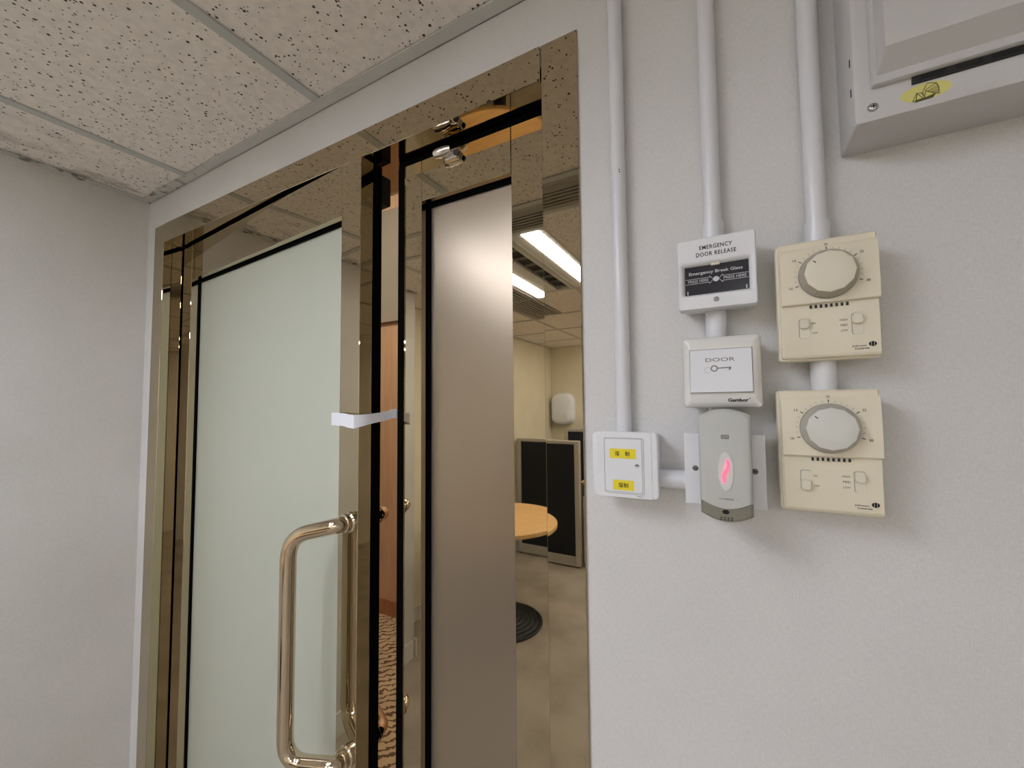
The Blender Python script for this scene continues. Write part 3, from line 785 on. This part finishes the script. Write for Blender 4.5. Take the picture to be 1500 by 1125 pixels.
# ------------------------------------------------------------------ thermostats
def thermostat(x0, z0, label, knob_mat, on_up):
    W, H = 0.0885, 0.1340
    x1, z1 = x0+W, z0+H
    t = thing('thermostat', label, 'thermostat', ((x0+x1)/2, WY, z0), 'cream wall thermostats')
    obj('back_box', plate(x0+0.004, x1-0.010, z0+0.004, z1-0.004, WY, 0.577, 0.003, 0.0005), 'cream', t)
    obj('base_plate', plate(x0-0.0022, x1, z0-0.0018, z1, 0.578, 0.5635, 0.0035, 0.002), 'cream', t, smooth=True)
    zs = z0+0.0612                                            # the ledge between dial panel and switch panel
    cv = [(rrect(x0, x1, z0+0.0012, z1, 0.002), 0.566), (rrect(x0+0.0002, x1-0.0002, z0+0.0014, z1-0.0002, 0.002), 0.5585), (rrect(x0+0.0025, x1-0.0015, z0+0.004, z1-0.002, 0.001), 0.5565)]
    low = obj('switch_panel', loft(cv), 'cream', t, smooth=True)
    # dial panel: front leans back towards its rounded top edge and overhangs the switch panel
    bm = bmesh.new()
    prof = [(0.566, zs), (0.5532, zs), (0.5522, zs+0.0012), (0.5527, z1-0.026), (0.5545, z1-0.012), (0.5585, z1-0.004), (0.566, z1)]
    ra = [bm.verts.new((x0+0.0012, y, z)) for y, z in prof]; rb = [bm.verts.new((x1-0.0002, y, z)) for y, z in prof]
    for i in range(len(prof)-1): bm.faces.new((ra[i], rb[i], rb[i+1], ra[i+1]))
    bm.faces.new(ra); bm.faces.new(rb[::-1]); bm.faces.new((ra[0], ra[-1], rb[-1], rb[0]))
    up_ = obj('dial_panel', bm, 'cream', t, smooth=True)
    kx, kz = (x0+x1)/2+0.0003, z0+0.0920
    n = 48
    def ring(rr, y, fl_):
        return ([(kx+rr*(math.cos(PI/12)/math.cos((2*PI*i/n % (PI/6))-PI/12) if fl_ else 1)*math.cos(2*PI*i/n),
                  kz+rr*(math.cos(PI/12)/math.cos((2*PI*i/n % (PI/6))-PI/12) if fl_ else 1)*math.sin(2*PI*i/n)) for i in range(n)], y)
    kn = obj('dial_knob', loft([ring(0.0228, 0.5420, 1), ring(0.0226, 0.5400, 1), ring(0.0218, 0.5396, 1), ring(0.010, 0.5394, 0)], False, True), knob_mat, t, smooth=True)
    obj('knob_rim_shaded', loft([ring(0.0262, 0.5530, 0), ring(0.0262, 0.5470, 0), ring(0.0254, 0.5458, 0), ring(0.0226, 0.5402, 1)], False, False), 'knob_rim_shaded' if on_up else 'knob_rim_grey_shaded', kn)
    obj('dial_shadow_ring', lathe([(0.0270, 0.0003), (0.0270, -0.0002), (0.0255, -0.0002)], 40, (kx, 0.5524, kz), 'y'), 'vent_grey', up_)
    a = math.radians(137)
    obj('pointer', strokes([[(kx+0.0165*math.cos(a), kz+0.0165*math.sin(a)), (kx+0.0195*math.cos(a), kz+0.0195*math.sin(a))]], 0.0009, 0.5394, 0.5396), 'ink', kn)
    yf = 0.5519
    major, minor = [], []
    for k in range(21):
        a = math.radians(200-11*k)
        (major if k % 5 == 0 else minor).append([(kx+r*math.cos(a), kz+r*math.sin(a)) for r in ((0.0285, 0.0312) if k % 5 == 0 else (0.0285, 0.0305))])
    def lean(o):                                              # follow the leaning panel face
        off = wloc(up_)
        for vv in o.data.vertices:
            z = vv.co.z+off.z
            if z > z1-0.026: vv.co.y += (z-(z1-0.026))**2/(0.014**2)*0.0018
        return o
    for ln in major: lean(obj('scale_mark', strokes([ln], 0.0008, yf, yf+0.0001), 'ink', up_))
    lean(obj('fine_scale', strokes(minor, 0.0004, yf, yf+0.0001), 'vent_grey', up_))['kind'] = 'stuff'
    for k, s in enumerate(('10', '15', '20', '25', '30')):
        a = math.radians(200-55*k)
        lean(text(s, kx+0.0362*math.cos(a), kz+0.0345*math.sin(a), 0.0033, 0.0027, yf, 'ink', up_))
    for k in range(8):
        x = kx-0.0160+k*0.0046
        obj('vent_slot', B((x-0.0010, x+0.0010, 0.5551, 0.5570, zs-0.0050, zs-0.0015)), 'black', low)
    # slide switches
    def slide(cx, zc, h, knob_z, nm):
        obj('switch_slot', plate(cx-0.0050, cx+0.0050, zc-h/2, zc+h/2, 0.5566, 0.5562, 0.0025, 0.0001), 'vent_grey', low)
        obj('switch_channel', plate(cx-0.0043, cx+0.0050, zc-h/2, zc+h/2-0.0007, 0.5566, 0.5559, 0.0022, 0.0001), 'cream_knob', low)
        obj(nm, plate(cx-0.0046, cx+0.0047, knob_z-0.0058, knob_z+0.0058, 0.5560, 0.5520, 0.003, 0.0012), 'cream_knob', low, smooth=True)
    sz = z0+0.0345
    slide(x0+0.0217, sz, 0.0220, sz+(0.0050 if on_up else -0.0050), 'power_slider')
    slide(x0+0.0685, sz+0.001, 0.0230, sz+0.0065, 'fan_slider')
    yl = 0.5563
    text('ON', x0+0.0305, sz+0.0050, 0.0036, 0.0021, yl, 'ink', low)
    text('OFF', x0+0.0312, sz-0.0060, 0.0050, 0.0021, yl, 'ink', low)
    text('HIGH', x0+0.0570, sz+0.0062, 0.0066, 0.0021, yl, 'ink', low)
    text('MED', x0+0.0573, sz+0.0004, 0.0060, 0.0021, yl, 'ink', low)
    text('LOW', x0+0.0573, sz-0.0054, 0.0060, 0.0021, yl, 'ink', low)
    text('Johnson', x0+0.0690, z0+0.0112, 0.0118, 0.0021, yl, 'ink', low, bold=0.02)
    text('Controls', x0+0.0713, z0+0.0085, 0.0122, 0.0021, yl, 'ink', low, bold=0.02)
    em = obj('maker_emblem', poly(ellipse(x0+0.0803, z0+0.0128, 0.0033, 0.0027, 20), yl-0.0001, yl), 'ink', low)
    obj('emblem_lines', strokes([[(x0+0.0803+d, z0+0.0106), (x0+0.0803+d, z0+0.0150)] for d in (-0.0012, 0.0012)], 0.0003, yl-0.0002, yl-0.0001), 'cream', em)
thermostat(0.0508, 1.5480, 'upper cream thermostat with its power switch up at ON', 'cream_knob', True)
thermostat(0.0460, 1.3790, 'lower cream thermostat with a whiter knob and switch down at OFF', 'grey_knob', False)

# ------------------------------------------------------------------ distribution board
t = thing('distribution_board', 'grey-white steel electrical box with oval yellow sail sticker', 'electrical box', (0.37, WY, 1.787))
xa, xb_, za, zb = 0.1205, 0.62, 1.7875, 2.11
L = [(rrect(xa+0.001, xb_, za+0.001, zb, 0.003), WY), (rrect(xa, xb_, za, zb, 0.003), 0.566), (rrect(xa, xb_, za, zb, 0.004), 0.5365),
     (rrect(xa+0.0012, xb_-0.0012, za+0.0012, zb-0.0012, 0.004), 0.5335), (rrect(xa+0.0045, xb_-0.0045, za+0.0045, zb-0.0045, 0.003), 0.5320)]
obj('enclosure', loft(L), 'steel_box', t, smooth=True)
dx0, dx1, dz0, dz1 = 0.1345, 0.606, 1.8205, 2.095
L = [(rrect(dx0, dx1, dz0, dz1, 0.002), 0.5318), (rrect(dx0, dx1, dz0, dz1, 0.002), 0.5262), (rrect(dx0+0.0008, dx1-0.0008, dz0+0.0008, dz1-0.0008, 0.002), 0.5250),
     (rrect(dx0+0.0035, dx1-0.003, dz0+0.0085, dz1-0.006, 0.001), 0.5250), (rrect(dx0+0.0060, dx1-0.006, dz0+0.0230, dz1-0.020, 0.001), 0.5055)]
obj('lid', loft(L), 'steel_box', t, smooth=True)
obj('lid_slot', B((0.1655, 0.57, 0.5300, 0.5319, 1.8130, 1.8204)), 'black', t)
for k in range(16):
    obj('breaker_edge', B((0.172+k*0.0245, 0.190+k*0.0245, 0.5296, 0.5300, 1.8150, 1.8195)), 'ink', t)
st = obj('sail_sticker', poly(ellipse(0.1752, 1.8030, 0.0187, 0.0084, 36), 0.5317, 0.5320), 'yellow_sticker', t, label='oval yellow sticker with line drawing of a sailing junk')
cx, cz = 0.1752, 1.8025
def q(u, v): return (cx+u*0.0187, cz+v*0.0084)
boat = [[q(-0.50, -0.80), q(-0.42, -0.72), q(0.0, -0.66), q(0.34, -0.50), q(0.52, -0.55)], [q(-0.44, -0.95), q(-0.1, -0.92), q(0.25, -0.88), q(0.36, -0.52)],
        [q(-0.34, 0.10), q(-0.52, -0.78)], [q(-0.34, 0.10), q(-0.38, -0.75)], [q(-0.34, 0.10), q(-0.12, -0.66)], [q(-0.34, 0.1), q(-0.17, 0.02), q(-0.10, -0.30)],
        [q(-0.06, -0.64), q(-0.12, 0.05), q(0.02, 0.75), q(0.10, 0.98), q(0.42, 0.72), q(0.50, 0.20), q(0.50, -0.42), q(0.30, -0.40), q(0.00, 0.10)],
        [q(-0.06, -0.64), q(0.02, 0.30)], [q(0.02, 0.25), q(0.42, 0.70)], [q(0.05, 0.02), q(0.48, 0.40)], [q(0.10, -0.08), q(0.50, 0.18)], [q(0.18, -0.2), q(0.50, -0.05)], [q(0.24, -0.3), q(0.50, -0.24)]]
obj('sail_drawing', strokes(boat, 0.0006, 0.5316, 0.5317), 'sticker_ink', st)
obj('hull_drawing', poly([q(-0.44, -0.92), q(-0.40, -0.72), q(0.0, -0.68), q(0.34, -0.52), q(0.28, -0.86)], 0.5316, 0.5317), 'sticker_ink', st)
s = obj('screw', lathe([(0.0048, 0.0001), (0.0044, -0.0006), (0.0036, -0.0006), (0.0032, -0.0018), (0.0012, -0.0026)], 20, (0.1355, 0.5320, 1.8015), 'y'), 'screw_steel', t, smooth=True)
obj('screw_slot', B((0.1335, 0.1375, 0.5293, 0.5296, 1.8011, 1.8019), (0.1351, 0.1359, 0.5293, 0.5296, 1.7995, 1.8035)), 'ink', s)
for z in (1.8600, 1.8270):
    obj('knockout', B((0.1200, 0.1206, 0.5375, 0.5400, z-0.004, z+0.004)), 'black', t)

# ------------------------------------------------------------------ furniture seen in the mirrors
TX, TY, TZ = -1.445, -1.20, 0.715
t = thing('round_table', 'round pale wood meeting table on a black ribbed base', 'table', (TX, TY, 0))
R0 = 0.42
obj('table_top', lathe([(0.001, TZ), (R0-0.004, TZ), (R0, TZ-0.004), (R0, TZ-0.024), (R0-0.004, TZ-0.028), (0.001, TZ-0.028)], 72, (TX, TY, 0)), 'table_wood', t, smooth=True)
obj('column', lathe([(0.001, 0.04), (0.055, 0.04), (0.05, 0.08), (0.045, 0.60), (0.16, TZ-0.03), (0.001, TZ-0.0285)], 32, (TX, TY, 0)), 'black', t, smooth=True)
pr = [(0.001, 0.0), (0.262, 0.0), (0.268, 0.008)]
r = 0.268
for k in range(6):
    z = 0.012+k*0.006
    pr += [(r, z), (r-0.006, z+0.006), (r-0.022, z+0.007), (r-0.024, z+0.003)]; r -= 0.032
pr += [(0.06, 0.055), (0.001, 0.056)]
obj('base', lathe(pr, 56, (TX, TY, 0)), 'black', t, smooth=True)

t = thing('tape_dispenser', 'small black tape dispenser on the round table', 'tape dispenser', (-1.55, -0.93, TZ))
bm = bmesh.new()
prof = [(-0.08, 0.0), (0.08, 0.0), (0.085, 0.035), (0.07, 0.045), (0.03, 0.03), (-0.01, 0.055), (-0.05, 0.065), (-0.08, 0.04)]
obj('body', poly([(-1.55+u, TZ+v) for u, v in prof], -0.955, -0.905), 'black', t)
obj('tape_roll', lathe([(0.016, -0.009), (0.034, -0.009), (0.034, 0.009), (0.016, 0.009), (0.016, -0.009)], 24, (-1.585, -0.93, TZ+0.075), 'y'), 'ceramic', t, smooth=True)
t = thing('squeeze_bottle', 'small cream plastic bottle on the round table', 'bottle', (-1.72, -1.00, TZ))
obj('body', lathe([(0.001, 0), (0.026, 0), (0.028, 0.005), (0.028, 0.08), (0.012, 0.10)], 24, (-1.72, -1.00, TZ)), 'ceramic', t, smooth=True)
obj('cap', lathe([(0.013, 0.10), (0.013, 0.118), (0.005, 0.122), (0.004, 0.145), (0.001, 0.146)], 20, (-1.72, -1.00, TZ)), 'plastic_white', t, smooth=True)

def partition(name, label, x0, x1, y, h, fb=0.10):
    t = thing(name, label, 'partition', ((x0+x1)/2, y, 0), 'black fabric desk partitions')
    f = 0.045; d = 0.03
    obj('post', RB(x0, x0+f, y-d, y+d, 0.012, h, 0.006), 'frame_grey', t)
    obj('post', RB(x1-f, x1, y-d, y+d, 0.012, h, 0.006), 'frame_grey', t)
    obj('top_rail', RB(x0+f, x1-f, y-d, y+d, h-0.03, h, 0.005), 'frame_grey', t)
    obj('bottom_rail', RB(x0+f, x1-f, y-d, y+d, 0.012, fb, 0.005), 'frame_grey', t)
    obj('fabric_panel', RB(x0+f, x1-f, y-d*0.7, y+d*0.7, fb, h-0.03, 0.004), 'fabric_black', t)
    for x in (x0+f/2, x1-f/2): obj('foot', lathe([(0.001, 0), (0.016, 0), (0.016, 0.012), (0.001, 0.012)], 14, (x, y, 0)), 'black', t)
    return t
partition('desk_partition', 'black fabric partition in grey frame behind the round table', -1.975, -1.272, -2.44, 1.155)
partition('desk_partition', 'taller black partition behind the wooden desk', -1.76, -0.62, -3.33, 1.21)

t = thing('office_desk', 'brown wooden desk between the black partitions', 'desk', (-0.90, -2.95, 0))
obj('desk_top', RB(-1.345, -0.45, -3.28, -2.62, 0.715, 0.742, 0.006), 'desk_wood', t)
obj('panel_leg', RB(-0.475, -0.45, -3.25, -2.66, 0, 0.714, 0.003), 'frame_grey', t)
obj('panel_leg', RB(-1.345, -1.322, -3.25, -2.66, 0, 0.714, 0.003), 'frame_grey', t)
t = thing('drawer_pedestal', 'beige three-drawer pedestal beside the partition', 'drawers', (-1.05, -2.80, 0))
obj('body', RB(-1.262, -0.86, -3.15, -2.485, 0.03, 0.640, 0.004), 'pedestal', t)
for k in range(3):
    z = 0.05+k*0.195
    dr = obj('drawer', RB(-1.255, -0.867, -2.485, -2.468, z, z+0.185, 0.004), 'pedestal', t)
    obj('handle', RB(-1.12, -1.00, -2.467, -2.455, z+0.14, z+0.155, 0.004), 'frame_grey', dr)
for x in (-1.22, -0.90):
    for y in (-3.10, -2.52): obj('castor', lathe([(0.001, 0), (0.018, 0), (0.018, 0.028), (0.001, 0.028)], 14, (x, y, 0.001)), 'black', t)

t = thing('hand_dispenser', 'white rounded dispenser on the rear wall above the partitions', 'dispenser', (-1.83, YB, 1.25))
L = [(rrect(-1.97, -1.69, 1.25, 1.635, 0.10, 8), YB), (rrect(-1.97, -1.69, 1.25, 1.635, 0.10, 8), YB+0.06), (rrect(-1.955, -1.705, 1.265, 1.62, 0.09, 8), YB+0.10), (rrect(-1.92, -1.74, 1.30, 1.585, 0.06, 8), YB+0.115)]
obj('housing', loft(L), 'dispenser', t, smooth=True)
obj('outlet', plate(-1.875, -1.755, 1.285, 1.365, YB+0.10, YB+0.10, 0.02, 0.001), 'vent_grey', t)
obj('window', loft([(rrect(-1.875, -1.755, 1.285, 1.375, 0.02), YB+0.108), (rrect(-1.875, -1.755, 1.285, 1.375, 0.02), YB+0.122)]), 'plastic_white', t)
